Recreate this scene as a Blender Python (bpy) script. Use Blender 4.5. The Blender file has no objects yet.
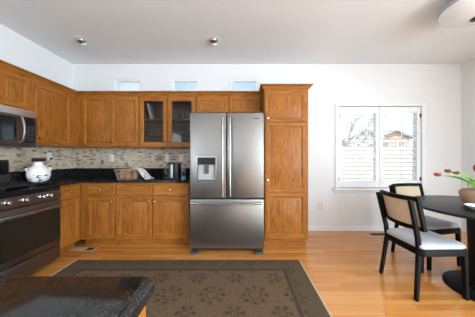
import bpy, bmesh, math, random
from mathutils import Vector, Matrix
random.seed(7)
C = bpy.context.scene
COL = C.collection

# ------------------------------------------------------------------ camera
cam_d = bpy.data.cameras.new('camera')
cam = bpy.data.objects.new('camera', cam_d); COL.objects.link(cam)
cam.location = (0, 0, 1.18); cam.rotation_euler = (math.pi/2, 0, 0)
cam_d.sensor_width = 36.0
cam_d.lens = 205/475*36
cam_d.shift_x = -4.5/475
cam_d.shift_y = 0.0
cam_d.clip_start = 0.02
C.camera = cam

# ------------------------------------------------------------------ world, sun, fill lamps, exposure
C.view_settings.view_transform = 'Standard'
C.view_settings.look = 'None'
C.view_settings.gamma = 1.0
C.view_settings.use_curve_mapping = False
C.view_settings.exposure = 0.45
w = bpy.data.worlds.new('sky'); C.world = w; w.use_nodes = True
nt = w.node_tree; nt.nodes.clear()
out = nt.nodes.new('ShaderNodeOutputWorld'); bg = nt.nodes.new('ShaderNodeBackground')
tc = nt.nodes.new('ShaderNodeTexCoord'); mp = nt.nodes.new('ShaderNodeMapping')
mp.inputs['Scale'].default_value = (2.2, 2.2, 5.0)
no = nt.nodes.new('ShaderNodeTexNoise'); no.inputs['Scale'].default_value = 2.0; no.inputs['Detail'].default_value = 5
rp = nt.nodes.new('ShaderNodeValToRGB')
rp.color_ramp.elements[0].position = .42; rp.color_ramp.elements[0].color = (.55, .76, .93, 1)
rp.color_ramp.elements[1].position = .60; rp.color_ramp.elements[1].color = (.80, .90, .97, 1)
nt.links.new(tc.outputs['Generated'], mp.inputs['Vector']); nt.links.new(mp.outputs['Vector'], no.inputs['Vector'])
nt.links.new(no.outputs['Fac'], rp.inputs['Fac']); nt.links.new(rp.outputs['Color'], bg.inputs['Color'])
sx = nt.nodes.new('ShaderNodeSeparateXYZ'); nt.links.new(tc.outputs['Generated'], sx.inputs[0])
mr = nt.nodes.new('ShaderNodeMapRange'); mr.interpolation_type = 'SMOOTHSTEP'      # bright haze low down, calmer sky above
nt.links.new(sx.outputs['Z'], mr.inputs['Value'])
for k, v in (('From Min', .20), ('From Max', .28), ('To Min', 1.9), ('To Max', .78)): mr.inputs[k].default_value = v
nt.links.new(mr.outputs['Result'], bg.inputs['Strength'])
nt.links.new(bg.outputs['Background'], out.inputs['Surface'])

def light(name, kind, loc, rot, energy, color=(1, 1, 1), size=None, size_y=None, angle=None):
    d = bpy.data.lights.new(name, kind); d.energy = energy; d.color = color
    if kind == 'AREA':
        d.shape = 'RECTANGLE'; d.size = size; d.size_y = size_y
    if angle is not None: d.angle = angle
    o = bpy.data.objects.new(name, d); COL.objects.link(o)
    o.location = loc; o.rotation_euler = rot
    return o
light('sun', 'SUN', (-8, -4, 12), (math.radians(42), 0, math.radians(-25)), 4.4, (1, .96, .90), angle=math.radians(1.5))
# added area fills in place of daylight, at unseen openings behind the camera
light('fill_right_rear', 'AREA', (3.54, -1.75, 1.25), (math.radians(90), 0, math.radians(90)), 330, (.68, .85, 1), 2.5, 2.2)
light('fill_left_rear', 'AREA', (-2.73, -2.6, 1.45), (math.radians(90), 0, math.radians(-90)), 60, (.68, .85, 1), 1.2, 1.5)

# ------------------------------------------------------------------ helpers
def tag(o, label, cat, group=None, kind=None):
    o['label'] = label; o['category'] = cat
    if group: o['group'] = group
    if kind: o['kind'] = kind
    return o
def thing(name, label, cat, loc=(0, 0, 0), rz=0, group=None):
    o = bpy.data.objects.new(name, None); COL.objects.link(o)
    o.empty_display_size = .1
    o.location = loc; o.rotation_euler = (0, 0, rz)
    return tag(o, label, cat, group)
def obj(name, bm, mats, parent=None, loc=None, label=None, kind=None, rz=None):
    me = bpy.data.meshes.new(name)
    bmesh.ops.recalc_face_normals(bm, faces=bm.faces[:])
    bm.to_mesh(me); bm.free()
    if not isinstance(mats, (list, tuple)): mats = [mats]
    for m in mats: me.materials.append(m)
    me.shade_smooth(); me.set_sharp_from_angle(angle=math.radians(35))
    o = bpy.data.objects.new(name, me); COL.objects.link(o)
    if parent is not None: o.parent = parent
    if loc is not None: o.location = loc
    if rz is not None: o.rotation_euler = (0, 0, rz)
    if label: o['label'] = label
    if kind: o['kind'] = kind
    return o
def copy_tree(o, parent=None):
    c = o.copy(); COL.objects.link(c)
    if parent is not None: c.parent = parent
    for ch in [k for k in o.children]: copy_tree(ch, c)
    return c
def B(): return bmesh.new()
def box(bm, lo, hi, bev=0, seg=1, mi=0):
    r = bmesh.ops.create_cube(bm, size=1)
    vs = r['verts']
    for v in vs:
        v.co = Vector([lo[i]+(v.co[i]+.5)*(hi[i]-lo[i]) for i in range(3)])
    fs = set(f for v in vs for f in v.link_faces)
    for f in fs: f.material_index = mi
    if bev:
        es = list(set(e for v in vs for e in v.link_edges))
        r2 = bmesh.ops.bevel(bm, geom=es, offset=bev, segments=seg, profile=.5, affect='EDGES')
        for f in r2['faces']: f.material_index = mi
        vs = list(set(v for f in r2['faces'] for v in f.verts) | set(v for v in vs if v.is_valid))
    return vs
def rings(bm, loops, closed=False, caps=True, mi=0):
    """loops: lists of equal length of points; bridge consecutive ones."""
    L = [[bm.verts.new(p) for p in lp] for lp in loops]
    n = len(L[0]); m = len(L)
    for i in range(m if closed else m-1):
        a, b = L[i], L[(i+1) % m]
        for k in range(n):
            f = bm.faces.new((a[k], a[(k+1) % n], b[(k+1) % n], b[k])); f.material_index = mi
    if caps and not closed:
        for lp in (L[0], L[-1]):
            f = bm.faces.new(lp); f.material_index = mi
    return L
def lathe(bm, prof, c=(0, 0, 0), seg=24, mi=0, caps=True, axis='z'):
    loops = []
    for r, z in prof:
        r = max(r, 1e-4)
        pts = []
        for k in range(seg):
            a = 2*math.pi*k/seg
            x, y = r*math.cos(a), r*math.sin(a)
            if axis == 'z': p = (c[0]+x, c[1]+y, c[2]+z)
            elif axis == 'y': p = (c[0]+x, c[1]+z, c[2]+y)
            else: p = (c[0]+z, c[1]+x, c[2]+y)
            pts.append(p)
        loops.append(pts)
    rings(bm, loops, caps=caps, mi=mi)
def tube(bm, path, r, seg=8, mi=0, closed=False, ry=None, up=None):
    """tube along a path; r may be a list; ry gives a rectangular/elliptic second radius."""
    P = [Vector(p) for p in path]; n = len(P)
    R = r if isinstance(r, (list, tuple)) else [r]*n
    loops = []
    ref = Vector(up) if up else None
    prev = None
    for i in range(n):
        if closed: t = P[(i+1) % n]-P[i-1]
        else: t = P[min(i+1, n-1)]-P[max(i-1, 0)]
        t.normalize()
        if ref is not None: u = ref - t*ref.dot(t)
        elif prev is None:
            a = Vector((0, 0, 1)) if abs(t.z) < .9 else Vector((1, 0, 0))
            u = a - t*a.dot(t)
        else: u = prev - t*prev.dot(t)
        u.normalize(); prev = u
        v = t.cross(u)
        if ry is None:
            loops.append([P[i]+R[i]*(math.cos(2*math.pi*k/seg)*u+math.sin(2*math.pi*k/seg)*v) for k in range(seg)])
        else:
            b = .25*min(R[i], ry)
            q = [(R[i]-b, ry), (R[i], ry-b), (R[i], -ry+b), (R[i]-b, -ry), (-R[i]+b, -ry), (-R[i], -ry+b), (-R[i], ry-b), (-R[i]+b, ry)]
            loops.append([P[i]+a*u+c*v for a, c in q])
    rings(bm, loops, closed=closed, mi=mi)
def bez(p0, p1, p2, n=10):
    p0, p1, p2 = Vector(p0), Vector(p1), Vector(p2)
    return [(1-t)**2*p0+2*t*(1-t)*p1+t*t*p2 for t in [i/n for i in range(n+1)]]
def bez3(p0, p1, p2, p3, n=12):
    p0, p1, p2, p3 = map(Vector, (p0, p1, p2, p3))
    return [(1-t)**3*p0+3*t*(1-t)**2*p1+3*t*t*(1-t)*p2+t**3*p3 for t in [i/n for i in range(n+1)]]

# ------------------------------------------------------------------ materials
class M:
    def __init__(s, name):
        s.m = bpy.data.materials.new(name); s.m.use_nodes = True
        s.nt = s.m.node_tree
        s.b = s.nt.nodes['Principled BSDF']
    def n(s, t, ins=None, **props):
        nd = s.nt.nodes.new('ShaderNode'+t)
        for k, v in props.items(): setattr(nd, k, v)
        for k, v in (ins or {}).items(): s.set(nd.inputs[k], v)
        return nd
    def set(s, sock, v):
        if isinstance(v, bpy.types.NodeSocket): s.nt.links.new(v, sock)
        else:
            if isinstance(v, tuple) and len(v) == 3 and sock.type == 'RGBA': v = v+(1,)
            sock.default_value = v
    def p(s, **kw):
        names = dict(color='Base Color', rough='Roughness', metal='Metallic', normal='Normal', spec='Specular IOR Level',
                     coat='Coat Weight', coatr='Coat Roughness', trans='Transmission Weight', ior='IOR', alpha='Alpha', aniso='Anisotropic',
                     sheen='Sheen Weight', emit='Emission Color', emits='Emission Strength')
        for k, v in kw.items(): s.set(s.b.inputs[names[k]], v)
        return s
    def math(s, op, a, b=0.0, c=0.0):
        nd = s.nt.nodes.new('ShaderNodeMath'); nd.operation = op
        s.set(nd.inputs[0], a); s.set(nd.inputs[1], b); s.set(nd.inputs[2], c)
        return nd.outputs[0]
    def coord(s, scale=(1, 1, 1), rnd=0.0):
        tc = s.n('TexCoord').outputs['Object']
        if rnd:
            r = s.math('MULTIPLY', s.n('ObjectInfo').outputs['Random'], rnd)
            tc = s.n('VectorMath', {0: tc, 1: r}, operation='ADD').outputs[0]
        return s.n('Mapping', {'Vector': tc, 'Scale': scale}).outputs[0]
    def noise(s, vec, scale, detail=3, dist=0.0, rough=.5):
        return s.n('TexNoise', {'Vector': vec, 'Scale': scale, 'Detail': detail, 'Distortion': dist, 'Roughness': rough}).outputs['Fac']
    def ramp(s, fac, stops, interp='LINEAR'):
        nd = s.n('ValToRGB', {'Fac': fac}); cr = nd.color_ramp; cr.interpolation = interp
        while len(cr.elements) < len(stops): cr.elements.new(.5)
        for e, (p, c) in zip(cr.elements, stops):
            e.position = p; e.color = c if len(c) == 4 else c+(1,)
        return nd.outputs['Color']
    def mix(s, fac, a, b, blend='MIX'):
        nd = s.n('Mix', data_type='RGBA', blend_type=blend)
        s.set(nd.inputs[0], fac); s.set(nd.inputs[6], a); s.set(nd.inputs[7], b)
        return nd.outputs[2]
    def bump(s, h, strength=.2, dist=.01):
        s.p(normal=s.n('Bump', {'Height': h, 'Strength': strength, 'Distance': dist}).outputs[0]); return s

def plain(name, col, rough=.5, metal=0, var=.06, scale=12, **kw):
    m = M(name)
    f = m.noise(m.coord(), scale, 3)
    lo = tuple(max(0, c*(1-var)) for c in col); hi = tuple(min(1, c*(1+var)) for c in col)
    m.p(color=m.ramp(f, [(.35, lo), (.65, hi)]), rough=rough, metal=metal, **kw)
    return m.m

def oak(name, grain):
    m = M(name)
    s1 = {'z': (9, 9, .9), 'x': (.9, 9, 9)}[grain]
    s2 = {'z': (150, 150, 5), 'x': (5, 150, 150)}[grain]
    a = m.noise(m.coord(s1, 31), 1.0, 2, .3)
    ringv = m.math('MULTIPLY_ADD', m.math('SINE', m.math('MULTIPLY', a, 70.0)), .5, .5)
    fine = m.noise(m.coord(s2, 31), 1.0, 3)
    blot = m.noise(m.coord((2.2, 2.2, 2.2), 17), 1.0, 2)
    v = m.math('ADD', m.math('ADD', m.math('MULTIPLY', ringv, .15), m.math('MULTIPLY', fine, .66)), m.math('MULTIPLY', blot, .2))
    col = m.ramp(v, [(.25, (.125, .036, .005)), (.46, (.315, .104, .014)), (.72, (.44, .168, .032))])
    m.p(color=col, rough=.45, spec=.22, coat=.05, coatr=.25).bump(fine, .08, .002)
    return m.m
OAKV, OAKH = oak('honey_oak_vertical_grain', 'z'), oak('honey_oak_horizontal_grain', 'x')
OAK = [OAKV, OAKH]

def wallpaint(name, col, b=.12):
    m = M(name)
    f = m.noise(m.coord(), 60, 3)
    m.p(color=m.ramp(m.noise(m.coord(), 1.5, 2), [(.3, tuple(c*.985 for c in col)), (.7, col)]), rough=.75).bump(f, b, .004)
    return m.m
WALL = wallpaint('warm_white_wall_paint', (.785, .785, .77))
CEIL = wallpaint('textured_ceiling_paint', (.84, .855, .86), .35)
TRIM = plain('white_trim_paint', (.84, .84, .83), .4, var=.02)
SHUT = plain('white_shutter_paint', (.86, .86, .85), .45, var=.02)

def floor_mat():
    m = M('oak_strip_floor')
    tc = m.n('TexCoord').outputs['Object']
    xyz = m.n('SeparateXYZ', {0: tc})
    W, L = .057, .85
    yr = m.math('DIVIDE', xyz.outputs[1], W); row = m.math('FLOOR', yr); fy = m.math('FRACT', yr)
    ro = m.n('TexWhiteNoise', {'W': row}, noise_dimensions='1D').outputs['Value']
    xc = m.math('ADD', m.math('DIVIDE', xyz.outputs[0], L), m.math('MULTIPLY', ro, 7.0))
    colu = m.math('FLOOR', xc); fx = m.math('FRACT', xc)
    cell = m.n('CombineXYZ', {0: row, 1: colu}).outputs[0]
    rnd = m.n('TexWhiteNoise', {'Vector': cell}, noise_dimensions='2D').outputs['Value']
    off = m.n('CombineXYZ', {0: m.math('MULTIPLY', rnd, 40.0), 1: m.math('MULTIPLY', rnd, 11.0)}).outputs[0]
    v = m.n('VectorMath', {0: tc, 1: off}, operation='ADD').outputs[0]
    g1 = m.noise(m.n('Mapping', {'Vector': v, 'Scale': (2.0, 26, 1)}).outputs[0], 1.0, 3, .4)
    g2 = m.noise(m.n('Mapping', {'Vector': v, 'Scale': (6, 220, 1)}).outputs[0], 1.0, 2)
    t = m.math('ADD', m.math('ADD', m.math('MULTIPLY', rnd, .42), m.math('MULTIPLY', g1, .40)), m.math('MULTIPLY', g2, .22))
    col = m.ramp(t, [(.2, (.48, .170, .028)), (.5, (.66, .262, .056)), (.85, (.74, .345, .10))])
    gap = m.math('MAXIMUM', m.math('LESS_THAN', fy, .035), m.math('LESS_THAN', fx, .0025))
    col = m.mix(m.math('MULTIPLY', gap, .55), col, (.14, .05, .015))
    m.p(color=col, rough=m.math('MULTIPLY_ADD', g1, .10, .13), coat=.22, coatr=.08).bump(m.math('SUBTRACT', 1.0, gap), .15, .002)
    return m.m
FLOOR = floor_mat()

def mosaic():
    m = M('stone_linear_mosaic')
    tc = m.n('TexCoord').outputs['Object']; xyz = m.n('SeparateXYZ', {0: tc})
    H, Wd = .0235, .056
    zr = m.math('DIVIDE', xyz.outputs[2], H); row = m.math('FLOOR', zr); fz = m.math('FRACT', zr)
    ro = m.n('TexWhiteNoise', {'W': row}, noise_dimensions='1D').outputs['Value']
    xc = m.math('ADD', m.math('DIVIDE', xyz.outputs[0], Wd), m.math('MULTIPLY', ro, 5.0))
    colu = m.math('FLOOR', xc); fx = m.math('FRACT', xc)
    rnd = m.n('TexWhiteNoise', {'Vector': m.n('CombineXYZ', {0: row, 1: colu}).outputs[0]}, noise_dimensions='2D').outputs['Value']
    col = m.ramp(rnd, [(0, (.56, .44, .31)), (.25, (.48, .35, .235)), (.45, (.64, .52, .39)), (.62, (.37, .28, .215)), (.70, (.58, .47, .35)),
                       (.85, (.10, .052, .03)), (.93, (.26, .175, .115))], 'CONSTANT')
    st = m.noise(m.coord((40, 40, 90)), 1.0, 3)
    col = m.mix(m.math('MULTIPLY', st, .3), col, (.66, .56, .44))
    g = m.math('MAXIMUM', m.math('LESS_THAN', fz, .1), m.math('LESS_THAN', fx, .035))
    col = m.mix(g, col, (.56, .47, .37))
    m.p(color=col, rough=.42).bump(m.math('SUBTRACT', 1.0, g), .3, .002)
    return m.m
MOSAIC = mosaic()

def granite(name, base, flecks, amount, rough=.07, sc=130.0, spec=.5):
    m = M(name)
    vo = m.n('TexVoronoi', {'Vector': m.coord(), 'Scale': sc}).outputs['Color']
    v = m.n('SeparateColor', {0: vo}).outputs[0]
    big = m.noise(m.coord(), 22, 3)
    f = m.math('MULTIPLY', v, m.math('MULTIPLY_ADD', big, 1.2, .35))
    col = m.ramp(f, [(1-amount-.12, base), (1-amount, tuple(.5*(a+b) for a, b in zip(base, flecks))), (1.0, flecks)])
    m.p(color=col, rough=rough, spec=spec)
    return m.m
GRAN = granite('black_granite', (.008, .007, .007), (.045, .04, .036), .30, .10, 130.0, .3)
GRANI = granite('speckled_dark_granite', (.0085, .0075, .0065), (.040, .037, .032), .36, .07, 420.0, .3)

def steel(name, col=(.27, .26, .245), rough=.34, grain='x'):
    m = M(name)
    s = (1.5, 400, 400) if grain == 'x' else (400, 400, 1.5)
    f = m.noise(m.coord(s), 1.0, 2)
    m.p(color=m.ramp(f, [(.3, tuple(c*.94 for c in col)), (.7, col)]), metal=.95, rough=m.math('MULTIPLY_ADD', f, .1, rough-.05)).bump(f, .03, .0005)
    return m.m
STEEL = steel('brushed_stainless')
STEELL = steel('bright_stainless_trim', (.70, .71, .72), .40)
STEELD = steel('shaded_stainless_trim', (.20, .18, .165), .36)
CHROME = steel('polished_steel', (.42, .41, .395), .22)
NICKEL = steel('satin_nickel', (.62, .58, .52), .26)
BRONZE = plain('dark_bronze', (.10, .07, .05), .35, .8)
BLACKP = plain('black_plastic', (.012, .012, .013), .35)
BLACKG = plain('black_glass', (.008, .008, .009), .08, var=.02, spec=.22)
OVENG = plain('smoked_oven_glass', (.018, .015, .011), .08, var=.02, spec=.3)
IRON = plain('cast_iron', (.012, .012, .012), .6)
GREY = plain('grey_enamel', (.07, .068, .065), .55)
GREYL = plain('light_grey_plastic', (.42, .41, .40), .4)
BWOOD = plain('black_stained_wood', (.006, .0055, .0055), .55, var=.25, scale=40, spec=.15)
BTOP = plain('black_table_lacquer', (.009, .0095, .011), .34, var=.2, scale=25, spec=.25)
CUSH = None
def fabric(name, a, b, scale=260):
    m = M(name)
    f = m.noise(m.coord(), scale, 2)
    m.p(color=m.ramp(f, [(.3, a), (.7, b)]), rough=.9, sheen=.2).bump(f, .25, .002)
    return m.m
CUSH = fabric('off_white_seat_fabric', (.50, .51, .53), (.62, .63, .64))
INSIDE = plain('cabinet_interior', (.20, .15, .11), .6)
PLATE = plain('white_outlet_plastic', (.78, .76, .72), .4, var=.02)
SLOT = plain('outlet_slot', (.12, .11, .10), .6)
ALMOND = plain('almond_metal', (.60, .47, .30), .5)
BROWNM = plain('brown_metal', (.035, .022, .015), .5)
TERRA = plain('matte_terracotta', (.43, .255, .17), .65, var=.08)
CERAM = plain('white_ceramic', (.80, .79, .77), .22, var=.02)
WALNUT = plain('dark_walnut', (.030, .013, .009), .55, var=.3, scale=30, spec=.2)
STEM = plain('tulip_green', (.20, .42, .09), .5, var=.25)
LEAFM = plain('leaf_green', (.27, .52, .10), .45, var=.3, scale=20)
PETAL = plain('tulip_red', (.30, .030, .022), .5, var=.3, scale=30)
PETALD = plain('tulip_dark_red', (.15, .026, .02), .5, var=.3, scale=30)
BREAD = plain('baked_bread', (.62, .27, .085), .75, var=.35, scale=25)
WIRE = plain('woven_wicker', (.30, .22, .15), .6, var=.35, scale=60)
RUGEDGE = fabric('rug_binding', (.50, .42, .32), (.62, .54, .43))

def glass(name, tint=(1, 1, 1), refl=.08):
    m = M(name); nt = m.nt; nt.nodes.remove(m.b)
    tr = m.n('BsdfTransparent', {'Color': tint}); gl = m.n('BsdfGlossy', {'Roughness': .02, 'Color': (1, 1, 1)})
    fr = m.n('Fresnel', {'IOR': 1.45})
    mx = m.n('MixShader', {0: m.math('MULTIPLY', fr.outputs[0], refl/.04), 1: tr.outputs[0], 2: gl.outputs[0]})
    nt.links.new(mx.outputs[0], nt.nodes['Material Output'].inputs[0])
    return m.m
GLASS = glass('window_glass', (.97, .985, .99), .03)
CABGLASS = glass('cabinet_door_glass', (.74, .73, .72), .012)

def cane():
    m = M('woven_cane'); nt = m.nt
    tc = m.n('TexCoord').outputs['Object']; xyz = m.n('SeparateXYZ', {0: tc})
    a = m.math('SINE', m.math('MULTIPLY', m.math('ADD', xyz.outputs[0], xyz.outputs[2]), 560.0))
    b = m.math('SINE', m.math('MULTIPLY', m.math('SUBTRACT', xyz.outputs[0], xyz.outputs[2]), 560.0))
    hole = m.math('MULTIPLY', m.math('GREATER_THAN', a, .4), m.math('GREATER_THAN', b, .4))
    f = m.noise(m.coord(), 90, 2)
    m.p(color=m.ramp(f, [(.3, (.66, .53, .36)), (.7, (.80, .67, .49))]), rough=.6, alpha=m.math('SUBTRACT', 1.0, hole))
    return m.m
CANE = cane()

def rugmat():
    m = M('faded_floral_rug')
    tc = m.n('TexCoord').outputs['Object']; xyz = m.n('SeparateXYZ', {0: tc})
    x, y = xyz.outputs[0], xyz.outputs[1]
    wob = m.noise(m.coord(), 9, 3)
    wx = m.math('MULTIPLY_ADD', wob, .03, -.015)
    def lattice(px, py, ox, oy):
        u = m.math('SUBTRACT', m.math('FRACT', m.math('DIVIDE', m.math('ADD', m.math('ADD', x, ox), wx), px)), .5)
        v = m.math('SUBTRACT', m.math('FRACT', m.math('DIVIDE', m.math('ADD', m.math('ADD', y, oy), wx), py)), .5)
        u = m.math('MULTIPLY', u, px); v = m.math('MULTIPLY', v, py)
        r = m.math('SQRT', m.math('ADD', m.math('MULTIPLY', u, u), m.math('MULTIPLY', v, v)))
        th = m.math('ARCTAN2', v, u)
        return r, th
    def band(v, c, wd):
        return m.math('SUBTRACT', 1.0, m.math('SMOOTH_MIN', m.math('DIVIDE', m.math('ABSOLUTE', m.math('SUBTRACT', v, c)), wd), 1.0, .2))
    def flower(r, th, rad, petals):
        lobes = m.math('MULTIPLY_ADD', m.math('COSINE', m.math('MULTIPLY', th, float(petals))), .5, .5)
        return m.math('MAXIMUM', m.math('MULTIPLY', band(r, rad, .032), lobes), m.math('MULTIPLY', band(r, rad*.52, .018), .6))
    r1, t1 = lattice(.37, .46, -.0075, -.36)
    r2, t2 = lattice(.37, .46, -.1775, -.11)
    motif = m.math('MAXIMUM', flower(r2, t2, .095, 8), flower(r1, t1, .062, 6))
    # distance to the rug's rim (rug spans x 0..2.555, y 0..1.9 around its own corner)
    dx = m.math('MINIMUM', m.math('ADD', x, 1.2775), m.math('SUBTRACT', 1.2775, x))
    dy = m.math('MINIMUM', m.math('ADD', y, .95), m.math('SUBTRACT', .95, y))
    d = m.math('MINIMUM', dx, dy)
    field = m.math('GREATER_THAN', d, .235)
    r3, t3 = lattice(.2, .2, 0, .0)
    border = m.math('MULTIPLY', m.math('MULTIPLY', m.math('LESS_THAN', d, .185), m.math('GREATER_THAN', d, .03)), flower(r3, t3, .05, 5))
    stripe = m.math('MULTIPLY', m.math('GREATER_THAN', d, .195), m.math('LESS_THAN', d, .225))
    worn = m.noise(m.coord(), 30, 4)
    pat = m.math('MULTIPLY', m.math('MAXIMUM', m.math('MULTIPLY', motif, field), m.math('MULTIPLY', border, .7)), m.math('MULTIPLY_ADD', worn, 1.6, .2))
    base = m.ramp(m.noise(m.coord(), 130, 3), [(.3, (.085, .053, .028)), (.7, (.21, .142, .082))])
    base = m.mix(m.math('MULTIPLY', m.math('SUBTRACT', 1.0, field), .45), base, (.07, .055, .040))
    col = m.mix(m.math('MINIMUM', m.math('MULTIPLY', pat, .8), .85), base, (.03, .019, .013))
    col = m.mix(m.math('MULTIPLY', stripe, .6), col, (.04, .03, .023))
    m.p(color=col, rough=.95, spec=.2).bump(m.noise(m.coord(), 300, 2), .4, .003)
    return m.m
RUG = rugmat()

# ------------------------------------------------------------------ room shell
XL, XR, YB, YR, ZC = -2.76, 3.57, 3.34, -3.5, 2.72
def struct(name, bm, mat):
    return obj(name, bm, mat, kind='structure')
bm = B(); box(bm, (XL-.15, YR-.15, -.12), (XR+.15, YB+.15, 0)); struct('floor', bm, FLOOR)
bm = B(); box(bm, (XL-.15, YR-.15, ZC), (XR+.15, YB+.15, ZC+.15)); struct('ceiling', bm, CEIL)
def wall_with_openings(name, axis, inner, outer, a0, a1, ops):
    """a wall slab between the planes inner and outer of an axis ('x' or 'y'), from a0 to a1 along the other one, with rectangular holes"""
    us = sorted({a0, a1} | {v for o in ops for v in o[:2]}); zs = sorted({0, ZC} | {v for o in ops for v in o[2:]})
    def P(u, z, d): return (u, d, z) if axis == 'y' else (d, u, z)
    bm = B()
    def quad(*p): bm.faces.new([bm.verts.new(q) for q in p])
    for i in range(len(us)-1):
        for j in range(len(zs)-1):
            u0, u1, z0, z1 = us[i], us[i+1], zs[j], zs[j+1]
            if any(o[0] < (u0+u1)/2 < o[1] and o[2] < (z0+z1)/2 < o[3] for o in ops): continue
            for d in (inner, outer): quad(P(u0, z0, d), P(u1, z0, d), P(u1, z1, d), P(u0, z1, d))
    for u0, u1, z0, z1 in list(ops)+[(a0, a1, 0, ZC)]:
        for (ua, za), (ub, zb) in (((u0, z0), (u1, z0)), ((u1, z0), (u1, z1)), ((u1, z1), (u0, z1)), ((u0, z1), (u0, z0))):
            quad(P(ua, za, inner), P(ub, zb, inner), P(ub, zb, outer), P(ua, za, outer))
    me = bpy.data.meshes.new(name); bm.to_mesh(me); bm.free(); me.materials.append(WALL)
    o = bpy.data.objects.new(name, me); COL.objects.link(o); o['kind'] = 'structure'
    return o
WX0, WX1, WZ0, WZ1 = 1.57, 2.92, .70, 2.03
TR = [(-2.08, -1.66), (-1.145, -.715), (-.18, .26)]
TZ0, TZ1 = 2.12, 2.475
wall_with_openings('wall_back', 'y', YB, YB+.15, XL-.15, XR+.15, [(WX0, WX1, WZ0, WZ1)]+[(a, b, TZ0, TZ1) for a, b in TR])
wall_with_openings('wall_rear', 'y', YR, YR-.15, XL-.15, XR+.15, [])
wall_with_openings('wall_left', 'x', XL, XL-.15, YR, YB, [(-3.3, -1.9, .7, 2.25)])
wall_with_openings('wall_right', 'x', XR, XR+.15, YR, YB, [(-3.1, -.4, .05, 2.4)])
def window(name, axis, u0, u1, z0, z1, d, bars=(), f=.045):
    """a white frame with panes in the opening; d is the frame's inner plane, dd the outward step"""
    bm = B(); dd = .06 if d > 0 else -.06
    def bx(a, b, za, zb, e0, e1):
        lo, hi = sorted((d+dd*e0, d+dd*e1))
        if axis == 'y': box(bm, (a, lo, za), (b, hi, zb))
        else: box(bm, (lo, a, za), (hi, b, zb))
    bx(u0, u0+f, z0, z1, 0, 1); bx(u1-f, u1, z0, z1, 0, 1); bx(u0+f, u1-f, z0, z0+f, 0, 1); bx(u0+f, u1-f, z1-f, z1, 0, 1)
    for c in bars: bx(c-.03, c+.03, z0+f, z1-f, .02, .98)
    root = struct(name, bm, TRIM)
    bm = B(); bx(u0+f-.005, u1-f+.005, z0+f-.005, z1-f+.005, .45, .55)
    obj('pane', bm, GLASS, root, kind='structure')
    return root
window('window_1', 'y', WX0, WX1, WZ0, WZ1, YB+.06, ((WX0+WX1)/2,))
for k, (a, b) in enumerate(TR): window('window_%d' % (k+2), 'y', a, b, TZ0, TZ1, YB+.012, f=.03)
window('window_5', 'x', -3.1, -.4, .05, 2.4, XR+.08, (-1.75,))  # unseen glazed opening, added to site the right fill lamp
window('window_6', 'x', -3.3, -1.9, .7, 2.25, XL-.08, (-2.6,))  # unseen window, added to go with the left fill lamp

def baseboard(name, lo, hi):
    bm = B(); box(bm, lo, hi, .004); struct(name, bm, TRIM)
baseboard('baseboard_back', (.90, YB-.014, 0), (XR-.014, YB, .085))
baseboard('baseboard_right', (XR-.014, YR, 0), (XR, YB, .085))
# casing round the shuttered window, with a projecting stool below
bm = B(); c = .055
for lo, hi in (((WX0-c, YB-.02, WZ0), (WX0, YB, WZ1+c)), ((WX1, YB-.02, WZ0), (WX1+c, YB, WZ1+c)), ((WX0, YB-.02, WZ1), (WX1, YB, WZ1+c))): box(bm, lo, hi, .003)
struct('trim_1', bm, TRIM)
bm = B(); box(bm, (WX0-.10, YB-.055, WZ0-.035), (WX1+.08, YB, WZ0), .006, 2); box(bm, (WX0-.07, YB-.018, WZ0-.075), (WX1+.05, YB, WZ0-.035), .003)
struct('trim_2', bm, TRIM)

# ------------------------------------------------------------------ outdoors
GRASS = plain('dry_winter_lawn', (.50, .44, .32), .9, var=.25, scale=3)
bm = B(); box(bm, (-30, YB+.15, -.5), (50, 60, -.4)); struct('ground', bm, GRASS)
def fencewood():
    m = M('sunlit_cedar_boards')
    f = m.noise(m.coord((7.2, 1, .6), 0), 1.0, 3)
    m.p(color=m.ramp(f, [(.3, (.68, .57, .44)), (.7, (.78, .69, .56))]), rough=.8); return m.m
FW = fencewood()
fn = thing('wooden_fence', 'long tan board fence standing in the yard outside the shuttered window', 'fence', (8, 8, -.4))
bm = B()
x = -6.0
while x < 8:
    box(bm, (x, 0, .03), (x+.137, .02, 2.06+random.uniform(-.01, .01))); x += .14
obj('board_panel', bm, FW, fn)
for k in range(6):
    bm = B(); box(bm, (-6+k*2.6, .025, 0), (-5.9+k*2.6, .125, 2.0)); obj('post', bm, FW, fn)
bm = B()
for z in (.3, 1.7): box(bm, (-6, .021, z), (8, .06, z+.09))
obj('rail', bm, FW, fn)

def house(name, label, x0, x1, y, d, h, rise, wallm, roofm, wins, group=None):
    t = thing(name, label, 'house', ((x0+x1)/2, y, -.4))
    hw = (x1-x0)/2
    bm = B(); box(bm, (-hw, 0, 0), (hw, d, h))
    obj('house_wall', bm, wallm, t)
    bm = B(); e = .35
    pts = [(-hw-e, h-.05), (0, h+rise), (hw+e, h-.05), (hw+e, h+.15), (0, h+rise+.22), (-hw-e, h+.15)]
    rings(bm, [[(p[0], -e, p[1]) for p in pts], [(p[0], d+e, p[1]) for p in pts]])
    bm2 = bm; obj('roof', bm2, roofm, t)
    bm = B(); rings(bm, [[(-hw, .02, h), (hw, .02, h), (0, .02, h+rise)], [(-hw, .1, h), (hw, .1, h), (0, .1, h+rise)]]); obj('gable', bm, wallm, t)
    for wx, wz, ww, wh in wins:
        bm = B(); box(bm, (wx-ww/2, -.04, wz), (wx+ww/2, .02, wz+wh), .01); f = obj('house_window', bm, TRIM, t)
        bm = B(); box(bm, (wx-ww/2+.08, -.05, wz+.08), (wx+ww/2-.08, -.03, wz+wh-.08)); obj('pane', bm, plain('house_pane', (.25, .28, .31), .1), f)
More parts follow.
